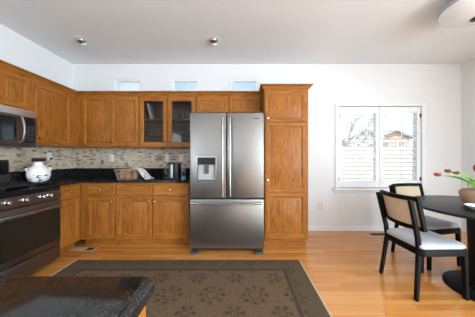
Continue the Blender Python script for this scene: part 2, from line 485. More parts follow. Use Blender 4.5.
house('neighbor_house', 'grey house with a pale roof beyond the fence, seen through the left shutter', 10.6, 13.3, 20, 5, 3.5, 1.0,
      plain('grey_siding', (.45, .48, .51), .7), plain('pale_roof', (.75, .75, .76), .8), [(-.5, 2.0, .7, 1.1), (.6, 2.0, .7, 1.1)])
house('neighbor_house', 'red brick house with a grey roof beyond the fence, seen through the right shutter', 14.0, 17.2, 21, 5, 3.6, .8,
      plain('red_brick', (.60, .42, .36), .8, var=.2), plain('grey_shingle', (.42, .43, .45), .8), [(-.9, 2.5, .7, .9), (.7, 2.5, .7, .9)])
BARK = plain('grey_bark', (.60, .57, .55), .85, var=.2)
def tree(loc, h, label, seed):
    rnd = random.Random(seed)
    t = thing('bare_tree', label, 'tree', loc, 0, None)
    bm = B(); tube(bm, [(0, 0, 0), (.05, .03, h*.2), (0, 0, h*.42)], [.16, .13, .10], 8); obj('trunk', bm, BARK, t)
    bm = B()
    def grow(p, d, L, r, lev):
        q = p+d*L; mid = p+d*L*.5+Vector((rnd.uniform(-1, 1), rnd.uniform(-1, 1), rnd.uniform(-.3, .6)))*L*.08
        tube(bm, [p, mid, q], [r, r*.85, r*.65], 5)
        if lev == 0: return
        for k in range(3 if lev > 1 else 4):
            a = Vector((rnd.uniform(-1, 1), rnd.uniform(-1, 1), rnd.uniform(-.1, .9))).normalized()
            grow(p+(q-p)*rnd.uniform(.55, 1), (d*.75+a*.8).normalized(), L*rnd.uniform(.6, .78), r*.58, lev-1)
    for k in range(4):
        a = k*math.pi/2+rnd.uniform(-.4, .4)
        grow(Vector((0, 0, h*.38)), Vector((math.cos(a)*.7, math.sin(a)*.7, .8)).normalized(), h*.26, .07, 4)
    obj('branches', bm, BARK, t)
tree((7.0, 13.5, -.4), 6.5, 'large bare tree beyond the fence, nearest the left edge of the window', 3)
tree((9.5, 17.0, -.4), 6.0, 'bare tree beyond the fence, in front of the grey house', 5)
tree((17.5, 31.0, -.4), 6.0, 'small bare tree far behind the red brick house', 11)

# ------------------------------------------------------------------ cabinets (local frame: x along the wall, front towards -y, z up)
def rect(x0, x1, z0, z1, y): return [(x0, y, z0), (x1, y, z0), (x1, y, z1), (x0, y, z1)]
def door_bm(x0, x1, z0, z1, yb, yf, fr=(.055, .055, .055, .055), bm=None, glazed=False):
    bm = bm or B()
    l, r, b, t = fr
    def ins(k, e=0): return (x0+l*k+e, x1-r*k-e, z0+b*k+e, z1-t*k-e)
    if glazed:
        seq = [(ins(0), yb), (ins(0), yf+.004), (ins(0, .004), yf), (ins(1, -.008), yf), (ins(1), yf+.007), (ins(1), yb)]
    else:
        seq = [(ins(0), yb), (ins(0), yf+.004), (ins(0, .004), yf), (ins(1, -.007), yf), (ins(1), yf+.010), (ins(1, .009), yf+.013), (ins(1, .036), yf+.003)]
    L = [[bm.verts.new(p) for p in rect(*q, y)] for q, y in seq]
    n = len(L)
    for i in range(n if glazed else n-1):
        A, D = L[i], L[(i+1) % n]
        for k in range(4):
            f = bm.faces.new((A[k], A[(k+1) % 4], D[(k+1) % 4], D[k]))
            f.material_index = 1 if (k % 2 == 0 and (i < 4)) else 0
    if not glazed:
        bm.faces.new(L[-1]).material_index = 0; bm.faces.new(L[0]).material_index = 0
    return bm
def drawer_bm(x0, x1, z0, z1, yb, yf):
    bm = B()
    seq = [((0), yb), (0, yf+.006), (.006, yf), (.016, yf), (.020, yf+.0015)]
    L = [[bm.verts.new(p) for p in rect(x0+e, x1-e, z0+e, z1-e, y)] for e, y in seq]
    for i in range(len(L)-1):
        for k in range(4): bm.faces.new((L[i][k], L[i][(k+1) % 4], L[i+1][(k+1) % 4], L[i+1][k])).material_index = 1
    bm.faces.new(L[-1]).material_index = 1; bm.faces.new(L[0]).material_index = 1
    return bm
def knob(parent, x, y, z, mat=NICKEL, r=.015):
    bm = B(); lathe(bm, [(.006, 0), (.005, -.012), (r*.8, -.016), (r, -.021), (r*.85, -.027), (r*.4, -.029)], (x, y, z), 14, axis='y')
    return obj('knob', bm, mat, parent)
def crown_bm(x0, x1, d, z0, ends=(0, 0), h=.056, out=.05, back=0.0):
    """crown along the front (and its ends when set) of a cabinet of depth d"""
    prof = [(0, 0), (.008, 0), (.010, .012), (out*.45, h*.45), (out*.6, h*.72), (out, h*.8), (out, h), (0, h)]
    bm = B()
    path = []
    def P(o, z):
        pts = []
        if ends[0]: pts.append((x0-o, -back, z0+z))
        pts.append((x0-(o if ends[0] else 0), -d-o, z0+z)); pts.append((x1+(o if ends[1] else 0), -d-o, z0+z))
        if ends[1]: pts.append((x1+o, -back, z0+z))
        return pts
    cols = [P(o, z) for o, z in prof]
    n = len(cols[0])
    V = [[bm.verts.new(p) for p in c] for c in cols]
    m = len(V)
    for i in range(m):
        a, b2 = V[i], V[(i+1) % m]
        for k in range(n-1): bm.faces.new((a[k], a[k+1], b2[k+1], b2[k])).material_index = 1
    for k in (0, n-1): bm.faces.new([V[i][k] for i in range(m)])
    return bm
def carcass(t, w, d, z0, z1, x0=0, toe=0, openb=False, stile=.022):
    bm = B(); th = .018
    if not openb:
        box(bm, (x0, -d+.02, z0+toe), (x0+w, -.002, z1))
        if toe: box(bm, (x0+.003, -d+.08, z0), (x0+w-.003, -.01, z0+toe), mi=1)
        obj('carcass', bm, OAK, t)
    else:
        box(bm, (x0, -d+.02, z0), (x0+th, -.002, z1)); box(bm, (x0+w-th, -d+.02, z0), (x0+w, -.002, z1))
        box(bm, (x0+th, -d+.02, z0), (x0+w-th, -.002, z0+th), mi=1); box(bm, (x0+th, -d+.02, z1-th), (x0+w-th, -.002, z1), mi=1)
        obj('carcass', bm, OAK, t)
        bm = B(); box(bm, (x0+th, -.012, z0+th), (x0+w-th, -.003, z1-th)); obj('back_panel', bm, INSIDE, t)
def face_frame(t, w, d, z0, z1, rails, stiles, x0=0):
    bm = B()
    for a, b in stiles: box(bm, (a, -d, z0), (b, -d+.02, z1))
    sx = sorted(stiles)
    for a, b in rails:
        for s, e in zip(sx[:-1], sx[1:]): box(bm, (s[1], -d, a), (e[0], -d+.02, b), mi=1)
    return obj('face_frame', bm, OAK, t)
UD, UZ0, UZ1 = .33, 1.345, 2.10
def upper(name_label, loc, rz, w, doors, z0=UZ0, z1=UZ1, kn='low', crown_ends=(0, 0), knmat=BRONZE, ext=(0, 0), knobs=True, x0=0):
    t = thing('wall_cabinet', name_label, 'cabinet', loc, rz, 'oak wall cabinets')
    carcass(t, w, UD, z0, z1, x0)
    ed = [x0]+[v for d_ in doors for v in d_[:2]]+[x0+w]
    st = [(x0, doors[0][0]+.012)]+[(doors[i][1]-.012, doors[i+1][0]+.012) for i in range(len(doors)-1)]+[(doors[-1][1]-.012, x0+w)]
    face_frame(t, w, UD, z0, z1, [(z0, z0+.035), (z1-.04, z1)], st)
    for a, b, side in doors:
        o = obj('door', door_bm(a, b, z0+.018, z1-.022, -UD, -UD-.019), OAK, t)
        if side: knob(o, (b-.03 if side == 'r' else a+.03), -UD-.019, (z0+.075), knmat, .013)
    obj('crown_molding', crown_bm(x0-ext[0], x0+w+ext[1], UD, z1, crown_ends), OAK, t)
    return t
R90 = math.pi/2
# left wall: origin at the wall, x runs towards the back wall
upper('short oak wall cabinet above the microwave', (XL, 1.60, 0), R90, .758, [(.02, .372, 'r'), (.386, .738, 'l')], z0=1.715)
upper('tall oak wall cabinet on the left wall, between microwave and corner', (XL, 2.36, 0), R90, .978, [(.035, .545, 'l')], ext=(0, -.33))
# back wall
upper('oak wall cabinet with two solid doors, over the black counter on the back wall', (XL+UD, YB, 0), 0, .928, [(.09, .495, 'r'), (.507, .918, 'l')])
upper('long low oak wall cabinet with two doors, above the refrigerator', (-.673, YB, 0), 0, .955, [(.015, .47, None), (.49, .94, None)], z0=1.835)
# the glazed one
gt = thing('wall_cabinet', 'oak wall cabinet with two glass doors and shelves behind them', 'cabinet', (-1.50, YB, 0), 0, 'oak wall cabinets')
carcass(gt, .825, UD, UZ0, UZ1, openb=True)
face_frame(gt, .825, UD, UZ0, UZ1, [(UZ0, UZ0+.035), (UZ1-.04, UZ1)], [(0, .02), (.395, .43), (.805, .825)])
for a, b, s in ((.004, .404, 'r'), (.418, .818, 'l')):
    o = obj('door', door_bm(a, b, UZ0+.018, UZ1-.022, -UD, -UD-.019, (.06, .06, .06, .06), glazed=True), OAK, gt)
    bm = B(); box(bm, (a+.055, -UD-.008, UZ0+.073), (b-.055, -UD-.005, UZ1-.077)); obj('glass_pane', bm, CABGLASS, o)
    knob(o, (b-.03 if s == 'r' else a+.03), -UD-.019, UZ0+.075, BRONZE, .013)
SH1, SH2 = 1.545, 1.765
for z in (SH1, SH2):
    bm = B(); box(bm, (.0185, -UD+.022, z-.018), (.8065, -.0125, z), mi=1); obj('shelf', bm, OAK, gt)
obj('crown_molding', crown_bm(0, .825, UD, UZ1), OAK, gt)
# things inside the glazed cabinet
bm = B()
vs = box(bm, (-.012, -.075, 0), (.012, .075, .255), .008, 2)
tr = tag(obj('serving_tray', bm, CERAM, None, (-1.375, YB-.17, SH2+.003)), 'white tray leaning on the top shelf behind the left glass door', 'tray')
tr.rotation_euler = (0, math.radians(-14), 0)
bm = B()
for k in range(5): lathe(bm, [(.05, .010*k), (.07, .010*k+.002), (.105, .010*k+.008), (.107, .010*k+.0098), (.05, .010*k+.0098)], (0, 0, 0), 20)
CREAM = plain('cream_glaze', (.52, .50, .47), .25, var=.03)
bm.free()
for k in range(4):
    bm = B(); lathe(bm, [(.05, 0), (.06, .002), (.105, .010), (.107, .012), (.06, .006), (.02, .005)], seg=20)
    tag(obj('dinner_plate', bm, CREAM, None, (-.90, YB-.18, SH1+.001+.0125*k)), ['pale plate at the bottom of the stack behind the right glass door', 'pale plate second from the bottom of the stack behind the right glass door',
        'pale plate second from the top of the stack behind the right glass door', 'pale plate on top of the stack behind the right glass door'][k], 'plate', 'plates behind the right glass door')
TUMB = plain('smoky_tumbler', (.16, .15, .14), .2)
for k in range(3):
    bm = B(); lathe(bm, [(.026, 0), (.028, .003), (.034, .10), (.032, .10), (.026, .008)], seg=16)
    tag(obj('drinking_glass', bm, TUMB, None, (-1.00+.09*k, YB-.19, SH2+.001)), ['leftmost dark tumbler on the top shelf behind the right glass door', 'middle dark tumbler of the row on the top shelf behind the right glass door',
        'rightmost dark tumbler on the top shelf behind the right glass door'][k], 'glass', 'tumblers behind the right glass door')

# base cabinets
BD, BZ = .61, .86
def base_cab(label, loc, rz, w, cols, xk):
    t = thing('base_cabinet', label, 'cabinet', loc, rz, 'oak base cabinets')
    carcass(t, w, BD, 0, BZ, toe=.10)
    st = [(0, cols[0][0]+.012)]+[(cols[i][1]-.012, cols[i+1][0]+.012) for i in range(len(cols)-1)]+[(cols[-1][1]-.012, w)]
    face_frame(t, w, BD, .10, BZ, [(.10, .13), (.665, .70), (BZ-.03, BZ)], st)
    for (a, b), s in zip(cols, xk):
        dr = obj('drawer', drawer_bm(a, b, .69, .84, -BD, -BD-.019), OAK, t)
        knob(dr, (a+b)/2, -BD-.019, .765)
        o = obj('door', door_bm(a, b, .118, .668, -BD, -BD-.019), OAK, t)
        knob(o, (b-.03 if s == 'r' else a+.03), -BD-.019, .61)
    return t
base_cab('oak base cabinet with one drawer and door, beside the range', (XL, 2.362, 0), R90, .366, [(.02, .336)], 'l')
base_cab('narrow oak base cabinet with one drawer, at the corner of the back wall', (-2.148, YB, 0), 0, .471, [(.085, .462)], 'r')
base_cab('wide oak base cabinet with two drawers and two doors, left of the refrigerator', (-1.675, YB, 0), 0, .988, [(.006, .484), (.496, .974)], 'rl')

# tall pantry
pt = thing('pantry_cabinet', 'tall oak pantry cabinet standing right of the refrigerator', 'cabinet', (.289, YB, 0))
PD, PW = .655, .577
carcass(pt, PW, PD, 0, 2.085, toe=.12)
face_frame(pt, PW, PD, .12, 2.085, [(.12, .145), (1.63, 1.665), (2.05, 2.085)], [(0, .03), (.53, PW)])
o = obj('door', door_bm(.012, .548, 1.655, 2.06, -PD, -PD-.019), OAK, pt); knob(o, .045, -PD-.019, 1.70)
bm = door_bm(.012, .548, .735, 1.645, -PD, -PD-.019, (.055, .055, .06, .055)); door_bm(.012, .548, .135, .735, -PD, -PD-.019, (.055, .055, .055, .06), bm=bm)
o = obj('door', bm, OAK, pt); knob(o, .04, -PD-.019, .90)
obj('crown_molding', crown_bm(0, PW, PD, 2.085, (1, 1), back=.005), OAK, pt)

# ------------------------------------------------------------------ counter and splash
CT = .895
ct = thing('countertop', 'polished black granite counter running round the kitchen corner', 'countertop', (XL, YB, 0))
bm = B()
pts = [(0, 0), (2.10, 0), (2.10, -.64), (.64, -.64), (.64, -.976), (0, -.976)]
e = .004
def off(p):   # slight arris
    return p
rings(bm, [[(x+.002, y-.002, BZ+.001) for x, y in pts], [(x+.002, y-.002, CT) for x, y in pts]])
es = [ed for ed in bm.edges if abs(ed.verts[0].co.z-CT) < 1e-4 and abs(ed.verts[1].co.z-CT) < 1e-4]
bmesh.ops.bevel(bm, geom=es, offset=.006, segments=2, affect='EDGES')
obj('slab', bm, GRAN, ct)
bm = B(); box(bm, (.002, -.022, CT), (2.10, -.002, 1.022), .002); box(bm, (.002, -.976, CT), (.022, -.022, 1.022), .002)
obj('upstand', bm, GRAN, ct)
ts = thing('tile_backsplash', 'beige and brown stone mosaic backsplash above the black counter', 'backsplash', (XL, YB, 0))
bm = B(); box(bm, (.012, -.010, 1.0225), (2.10, -.001, UZ0)); obj('tile_field', bm, MOSAIC, ts)
bm = B(); box(bm, (-1.74, -.010, .93), (-.976, -.001, 1.30)); box(bm, (-.976, -.010, 1.0225), (-.011, -.001, UZ0)); obj('tile_field', bm, MOSAIC, ts, rz=R90)
def outlet(label, loc, rz, plug=False):
    t = thing('wall_outlet', label, 'outlet', loc, rz, 'wall outlets')
    bm = B(); box(bm, (-.036, -.006, -.058), (.036, 0, .058), .003, 2); obj('cover_plate', bm, PLATE, t)
    for s in (-1, 1):
        bm = B(); lathe(bm, [(.016, 0), (.016, -.002)], (0, -.006, s*.021), 16, axis='y'); f = obj('socket', bm, PLATE, t)
        bm = B()
        for q in (-.006, .006): box(bm, (q-.0012, -.0092, s*.021-.004), (q+.0012, -.0078, s*.021+.006))
        obj('slot', bm, SLOT, f)
    return t
outlet('white outlet on the mosaic backsplash, above the narrow corner base cabinet', (-2.115, YB-.010, 1.19), 0)
outlet('white outlet on the mosaic backsplash, close beside the refrigerator', (-.99, YB-.010, 1.19), 0)
outlet('white outlet on the mosaic backsplash, above the coffee maker', (-1.22, YB-.010, 1.19), 0)
outlet('white outlet on the left wall backsplash, right of the white pot', (XL+.010, 2.93, 1.20), R90)
outlet('white outlet low on the bare wall, right of the pantry cabinet', (1.285, YB, .41), 0)
bm = B(); lathe(bm, [(.013, 0), (.012, .024), (.006, .032)], (XL+.020, 2.93, 1.179), 12, axis='x')
tube(bm, bez3((XL+.05, 2.93, 1.179), (XL+.09, 2.91, 1.17), (XL+.05, 2.80, 1.12), (XL+.045, 2.72, 1.03), 12)+[Vector((XL+.06, 2.66, .93)), Vector((XL+.10, 2.60, .90))], .004, 6)
tag(obj('power_cord', bm, BLACKP), 'black cord plugged into the outlet on the left wall', 'cord')

# ------------------------------------------------------------------ refrigerator
FW_, FD = .915, .80
fr = thing('refrigerator', 'stainless steel french door refrigerator with bottom freezer drawer', 'refrigerator', (-.187, YB-.02, 0))
h = FW_/2
bm = B(); box(bm, (-h+.004, -FD+.085, .03), (h-.004, -.002, 1.735), .006, 2); obj('body', bm, GREY, fr)
ZS = .685
def slab(x0, x1, z0, z1, hole=None):
    bm = B()
    if hole is None:
        box(bm, (x0, -FD, z0), (x1, -FD+.078, z1), .012, 3)
    else:
        a, b, c, d = hole
        y0, y1 = -FD, -FD+.078
        vs = box(bm, (x0, y0, z0), (x1, y1, z1), .012, 3)
        front = min(bm.faces, key=lambda f: f.calc_center_median().y)
        r = bmesh.ops.inset_region(bm, faces=[front], thickness=.02, depth=0)
        fv = sorted(front.verts, key=lambda v: (v.co.z, v.co.x))
        for v in front.verts:
            v.co.x = a if v.co.x < (x0+x1)/2 else b
            v.co.z = c if v.co.z < (z0+z1)/2 else d
        r = bmesh.ops.extrude_face_region(bm, geom=[front])
        for v in [g for g in r['geom'] if isinstance(g, bmesh.types.BMVert)]: v.co.y += .05
        bmesh.ops.delete(bm, geom=[front], context='FACES_ONLY')
    return bm
hx0, hx1, hz0, hz1 = -.372, -.125, .905, 1.205
dl = obj('door', slab(-h, -.006, ZS+.004, 1.745, (hx0+.012, hx1-.012, hz0+.012, hz1-.012)), STEEL, fr)
drr = obj('door', slab(.002, h, ZS+.004, 1.745), STEEL, fr)
fz = obj('freezer_drawer', slab(-h, h, .075, ZS-.004), STEEL, fr)
dp = None
bm = B()
sq = [((hx0, hx1, hz0, hz1), -FD), ((hx0, hx1, hz0, hz1), -FD-.007), ((hx0+.012, hx1-.012, hz0+.012, hz1-.012), -FD-.007), ((hx0+.016, hx1-.016, hz0+.016, hz1-.016), -FD+.0)]
L = [[bm.verts.new(p) for p in rect(*q, y)] for q, y in sq]
for i in range(3):
    for k in range(4): bm.faces.new((L[i][k], L[i][(k+1) % 4], L[i+1][(k+1) % 4], L[i+1][k]))
obj('dispenser_frame', bm, CHROME, dl)
bm = B(); box(bm, (hx0+.014, -FD-.004, 1.105), (hx1-.014, -FD+.035, hz1-.014), .004); obj('dispenser_display', bm, BLACKG, dl)
bm = B(); box(bm, (hx0+.0135, -FD+.042, hz0+.0135), (hx1-.0135, -FD+.0495, 1.104)); box(bm, (hx0+.0135, -FD+.002, hz0+.0135), (hx1-.0135, -FD+.041, hz0+.024)); obj('dispenser_recess', bm, GREYL, dl)
bm = B(); box(bm, (-.275, -FD+.012, .99), (-.225, -FD+.035, 1.10), .006, 2); obj('dispenser_paddle', bm, GREY, dl)
def fhandle(parent, p0, p1, bulge, rr):
    bm = B(); p0, p1 = Vector(p0), Vector(p1); mid = (p0+p1)/2+Vector(bulge)
    pth = [p0+Vector((0, .048, 0))]+bez(p0, mid, p1, 14)+[p1+Vector((0, .048, 0))]
    tube(bm, pth, rr, 10); obj('handle', bm, CHROME, parent)
hy = -FD-.05
fhandle(dl, (-.045, hy, .73), (-.045, hy, 1.665), (0, -.03, 0), .0125)
fhandle(drr, (.045, hy, .73), (.045, hy, 1.665), (0, -.03, 0), .0125)
fhandle(fz, (-h+.035, hy, .635), (h-.035, hy, .635), (0, -.03, -.012), .0135)
bm = B(); box(bm, (.325, -FD-.0015, 1.668), (.40, -FD+.001, 1.677), .0007); obj('badge', bm, BLACKP, drr)
bm = B(); box(bm, (-h+.02, -FD+.10, .012), (h-.02, -FD+.13, .07)); obj('grille', bm, BLACKP, fr)
for s in (-1, 1):
    bm = B(); box(bm, (s*.40-.05, -FD-.012, .0), (s*.40+.05, -FD+.12, .028), .006, 2); obj('foot', bm, GREY, fr)
    bm = B(); box(bm, (s*.40-.045, -FD+.01, 1.745), (s*.40+.045, -FD+.10, 1.758), .004); obj('hinge_cover', bm, GREY, fr)

# ------------------------------------------------------------------ range (left wall)
rg = thing('kitchen_range', 'stainless steel gas range with black oven door on the left wall', 'stove', (XL, 1.60, 0), R90)
RD = .665
bm = B(); box(bm, (.004, -RD+.045, .04), (.756, -.012, .855)); obj('body', bm, GREY, rg)
bm = B(); box(bm, (.002, -RD-.01, .828), (.758, -RD+.044, .884), .008, 2); box(bm, (.002, -RD+.044, .856), (.758, -.012, .884)); obj('cooktop', bm, BLACKG, rg)
bm = B()
rings(bm, [[(x, -RD+.044, .728), (x, -RD-.012, .728), (x, -RD-.016, .74), (x, -RD-.008, .827), (x, -RD+.044, .827)] for x in (.002, .758)])
cp = obj('control_panel', bm, STEELD, rg)
for kx in (.11, .215, .365, .53, .61):
    bm = B(); lathe(bm, [(.026, 0), (.026, -.008), (.021, -.012), (.019, -.034), (.015, -.037)], (kx, -RD-.010, .785), 18, axis='y'); box(bm, (kx-.004, -RD-.051, .767), (kx+.004, -RD-.043, .803), .002)
    obj('knob', bm, CHROME, cp)
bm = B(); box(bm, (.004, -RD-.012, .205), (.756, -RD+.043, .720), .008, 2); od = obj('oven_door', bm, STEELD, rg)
bm = B(); box(bm, (.03, -RD-.0155, .265), (.745, -RD-.010, .625), .003); obj('oven_glass', bm, OVENG, od)
bm = B(); tube(bm, [(.05, -RD-.012, .655), (.05, -RD-.058, .660), (.08, -RD-.066, .661), (.68, -RD-.066, .661), (.71, -RD-.058, .660), (.71, -RD-.012, .655)], .013, 10)
obj('handle', bm, CHROME, od)
bm = B(); box(bm, (.004, -RD-.008, .045), (.756, -RD+.043, .195), .008, 2); obj('storage_drawer', bm, STEELD, rg)
bm = B()
for x in (.05, .70):
    for y in (-.1, -.58): lathe(bm, [(.018, 0), (.02, .04)], (x, y, 0), 10)
obj('foot', bm, BLACKP, rg)
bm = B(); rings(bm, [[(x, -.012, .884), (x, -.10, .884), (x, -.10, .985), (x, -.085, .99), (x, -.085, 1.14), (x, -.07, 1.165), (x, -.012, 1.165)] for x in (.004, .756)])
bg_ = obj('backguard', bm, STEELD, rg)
bm = B(); box(bm, (.03, -.092, 1.0), (.745, -.084, 1.14), .003); obj('display', bm, BLACKG, bg_)
for gx, gw in ((.03, .23), (.265, .23), (.50, .23)):
    bm = B()
    for k in range(5): 
        x = gx+.01+k*(gw-.02)/4; box(bm, (x-.006, -.60, 0.9040), (x+.006, -.13, 0.9180), .002)
    for y in (-.60, -.48, -.365, -.25, -.13): box(bm, (gx, y-.006, 0.9060), (gx+gw, y+.006, 0.9190), .002)
    for x in (gx+.006, gx+gw-.006):
        for y in (-.59, -.14): box(bm, (x-.006, y-.006, 0.8845), (x+.006, y+.006, 0.9060))
    obj('grate', bm, IRON, rg)
for bx_, by in ((.145, -.24), (.145, -.48), (.38, -.365), (.615, -.24), (.615, -.48)):
    bm = B(); lathe(bm, [(.05, 0.8842), (.05, 0.8920), (.035, 0.8940), (.034, 0.9010), (.01, 0.9020)], (bx_, by, 0), 18); obj('burner', bm, IRON, rg)

# pot on the front right burner
PTX, PTY, PTZ = XL+.51, 2.27, .9195
POT = None
m = M('white_enamel_with_print')
vo = m.n('TexVoronoi', {'Vector': m.coord(), 'Scale': 26.0}).outputs['Distance']
zz = m.n('SeparateXYZ', {0: m.coord()}).outputs[2]
msk = m.math('MULTIPLY', m.math('LESS_THAN', zz, .085), m.math('GREATER_THAN', m.noise(m.coord(), 34, 3), .56))
m.p(color=m.mix(msk, (.80, .79, .76), (.09, .085, .08)), rough=.2); POT = m.m
po = thing('ceramic_pot', 'round white pot with dark wooden lid on the range', 'pot', (PTX, PTY, PTZ))
bm = B(); lathe(bm, [(.052, 0), (.060, .004), (.084, .026), (.099, .065), (.100, .100), (.088, .138), (.064, .166), (.054, .174), (.05, .170)], seg=32); obj('body', bm, POT, po)
bm = B(); lathe(bm, [(.052, .174), (.053, .180), (.040, .190), (.036, .222), (.02, .226)], seg=24); obj('neck', bm, CERAM, po)
bm = B(); lathe(bm, [(.03, 0), (.056, .004), (.062, .016), (.057, .032), (.03, .040)], (0, 0, .226), seg=24); obj('lid', bm, WALNUT, po)
for s in (-1, 1):
    bm = B(); tube(bm, bez((s*.094, 0, .120), (s*.112, 0, .160), (s*.074, 0, .150), 8), .006, 8); obj('handle', bm, CERAM, po)
po.rotation_euler.z = math.radians(40)

# ------------------------------------------------------------------ microwave
mw = thing('microwave_oven', 'stainless over-the-range microwave with curved chrome handle', 'microwave', (XL, 1.60, 0), R90)
MD, MZ0, MZ1 = .40, 1.305, 1.712
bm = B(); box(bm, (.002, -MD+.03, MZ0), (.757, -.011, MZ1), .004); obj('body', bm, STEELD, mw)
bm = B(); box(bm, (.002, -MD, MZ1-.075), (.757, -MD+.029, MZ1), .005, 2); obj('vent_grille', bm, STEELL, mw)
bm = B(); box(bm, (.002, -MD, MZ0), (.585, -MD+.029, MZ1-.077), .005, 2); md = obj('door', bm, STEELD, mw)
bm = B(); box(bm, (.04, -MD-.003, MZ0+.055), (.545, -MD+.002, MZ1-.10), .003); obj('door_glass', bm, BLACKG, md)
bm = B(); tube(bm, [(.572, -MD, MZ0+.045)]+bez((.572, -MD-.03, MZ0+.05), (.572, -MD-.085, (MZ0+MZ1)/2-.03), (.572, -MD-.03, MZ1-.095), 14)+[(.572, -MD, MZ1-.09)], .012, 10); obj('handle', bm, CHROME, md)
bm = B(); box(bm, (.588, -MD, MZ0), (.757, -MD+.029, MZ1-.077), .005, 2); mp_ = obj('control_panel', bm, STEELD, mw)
bm = B(); box(bm, (.60, -MD-.003, MZ0+.05), (.735, -MD+.002, MZ1-.085), .003); obj('key_panel', bm, BLACKG, mp_)
bm = B()
for i in range(6):
    for j in range(3): box(bm, (.612+j*.04, -MD-.0045, MZ0+.065+i*.03), (.642+j*.04, -MD-.002, MZ0+.085+i*.03), .001)
obj('keypad', bm, plain('dark_key', (.035, .035, .037), .4), mp_)

# ------------------------------------------------------------------ counter objects
# wicker basket
bk = thing('wicker_basket', 'brown wicker basket of bread on the back counter', 'basket', (-1.575, 2.86, CT))
def rrect(w, d, z, n=6, rad=.04):
    pts = []
    for cx, cy, a0 in ((w/2-rad, d/2-rad, 0), (-w/2+rad, d/2-rad, 90), (-w/2+rad, -d/2+rad, 180), (w/2-rad, -d/2+rad, 270)):
        for k in range(n+1):
            a = math.radians(a0+90*k/n); pts.append((cx+rad*math.cos(a), cy+rad*math.sin(a), z))
    return pts
bm = B()
for i in range(5):
    t = i/4; tube(bm, rrect(.26+.05*t, .17+.04*t, .008+.112*t), .0036, 5, closed=True)
n0, n1 = rrect(.26, .17, .006), rrect(.31, .21, .124)
for k in range(0, len(n0), 3): tube(bm, [n0[k], n1[k]], .003, 5)
for s in (-1, 1):
    for k in range(9):
        xa, xb = -.09+.18*k/8, (-.115+.23*k/8); tube(bm, [(xa, s*.085, .006), (xb, s*.105, .124)], .003, 5)
obj('weave', bm, WIRE, bk)
bm = B(); rings(bm, [rrect(.25, .16, .001), rrect(.25, .16, .008)]); obj('base', bm, WIRE, bk)
bm = B(); tube(bm, rrect(.315, .215, .128), .008, 8, closed=True); obj('rim', bm, WIRE, bk)
lbl = ['bread roll at the left end of the wicker basket', 'bread roll in the middle of the wicker basket, at the front', 'bread roll in the wicker basket, behind the others', 'bread roll in the wicker basket, half under the towel']
for k, (x, y, z, s) in enumerate([(-.075, -.02, .009, .05), (-.0, -.035, .012, .048), (.0, .05, .009, .046), (.085, -.01, .009, .05)]):
    bm = B(); bmesh.ops.create_icosphere(bm, subdivisions=3, radius=1)
    for v in bm.verts:
        q = v.co.copy(); b = 1+.05*math.sin(5*q.x+k)+.04*math.cos(7*q.y); v.co = Vector((q.x*s*.8*b, q.y*s*.72*b, (max(q.z, -.75)+.75)*s*1.3))
    tag(obj('bread_roll', bm, BREAD, None, (-1.575+x, 2.86+y, CT+z)), lbl[k], 'bread', 'bread rolls in the wicker basket')
# towel
m = M('printed_tea_towel')
f = m.math('GREATER_THAN', m.noise(m.coord(), 38, 2), .57)
m.p(color=m.mix(m.math('MULTIPLY', f, .85), (.78, .76, .73), (.10, .10, .11)), rough=.9); TOW = m.m
bm = B()
pth = [(-.05, .127), (-.035, .132), (-.01, .136), (.03, .139), (.09, .143), (.152, .146), (.175, .132), (.205, .10), (.235, .062), (.262, .030), (.285, .010), (.325, .005)]
NV = 12; grid = []
for j in range(NV+1):
    v = j/NV; row = []
    for i, (x, z) in enumerate(pth):
        u = i/(len(pth)-1)
        yy = -.125+.20*v + .03*u*(v-.5)
        rip = .006*math.sin(v*15+u*4)*(.4+u)
        row.append(bm.verts.new((x+.02*math.sin(v*3)*u, yy, max(z+rip*(1 if z > .02 else .3), .004))))
    grid.append(row)
for j in range(NV):
    for i in range(len(pth)-1): bm.faces.new((grid[j][i], grid[j][i+1], grid[j+1][i+1], grid[j+1][i]))
tw = tag(obj('tea_towel', bm, TOW, None, (-1.575, 2.86, CT)), 'white printed towel draped over the right end of the wicker basket', 'towel')
so = tw.modifiers.new('solid', 'SOLIDIFY'); so.thickness = .004; so.offset = 1
sb = tw.modifiers.new('sub', 'SUBSURF'); sb.levels = 1; sb.render_levels = 1
# coffee maker beside the refrigerator (seen from its side)
cm = thing('coffee_maker', 'small black and stainless coffee maker on the counter beside the refrigerator', 'coffee maker', (-.93, 2.90, CT))
bm = B(); box(bm, (-.15, -.08, 0), (.05, .08, .022), .006, 2); obj('base', bm, BLACKP, cm)
bm = B(); box(bm, (-.005, -.075, .022), (.05, .075, .225), .01, 2); obj('body', bm, BLACKP, cm)
bm = B(); rings(bm, [[(-.075*.4+.03+.045*math.cos(a)-.05, .07*math.sin(a)-.01, z) for a in [2*math.pi*k/20 for k in range(20)]] for z in (.0225, .20)]); obj('steel_column', bm, STEEL, cm)
bm = B(); box(bm, (-.10, -.07, .203), (-.006, .07, .23), .01, 2); obj('brew_head', bm, BLACKP, cm)
bm = B(); tube(bm, bez3((-.09, -.05, .185), (-.15, -.06, .19), (-.15, -.06, .06), (-.092, -.05, .05), 10), .006, 8); obj('handle', bm, BLACKP, cm)

# ------------------------------------------------------------------ floor registers
def register(label, loc, w, d, mat, rz=0, n=14, a=0.0):
    t = thing('floor_register', label, 'floor vent', loc, rz, 'floor registers')
    bm = B(); box(bm, (-w/2, -d/2, .0005), (w/2, d/2, .004), .0015); obj('frame', bm, mat, t)
    bm = B()
    for i in range(n):
        x = -w/2+.02+a*w+i*(w*(1-a)-.04)/(n-1); box(bm, (x-.004, -d/2+.012, .0035), (x+.004, d/2-.012, .0055))
    obj('grille', bm, BROWNM, t)
register('tan metal floor register beside the corner base cabinets', (-2.06, 2.665, 0), .30, .11, ALMOND, 0, 8, .6)
register('dark floor register near the wall beneath the shuttered window', (2.13, 3.19, 0), .26, .09, BROWNM)

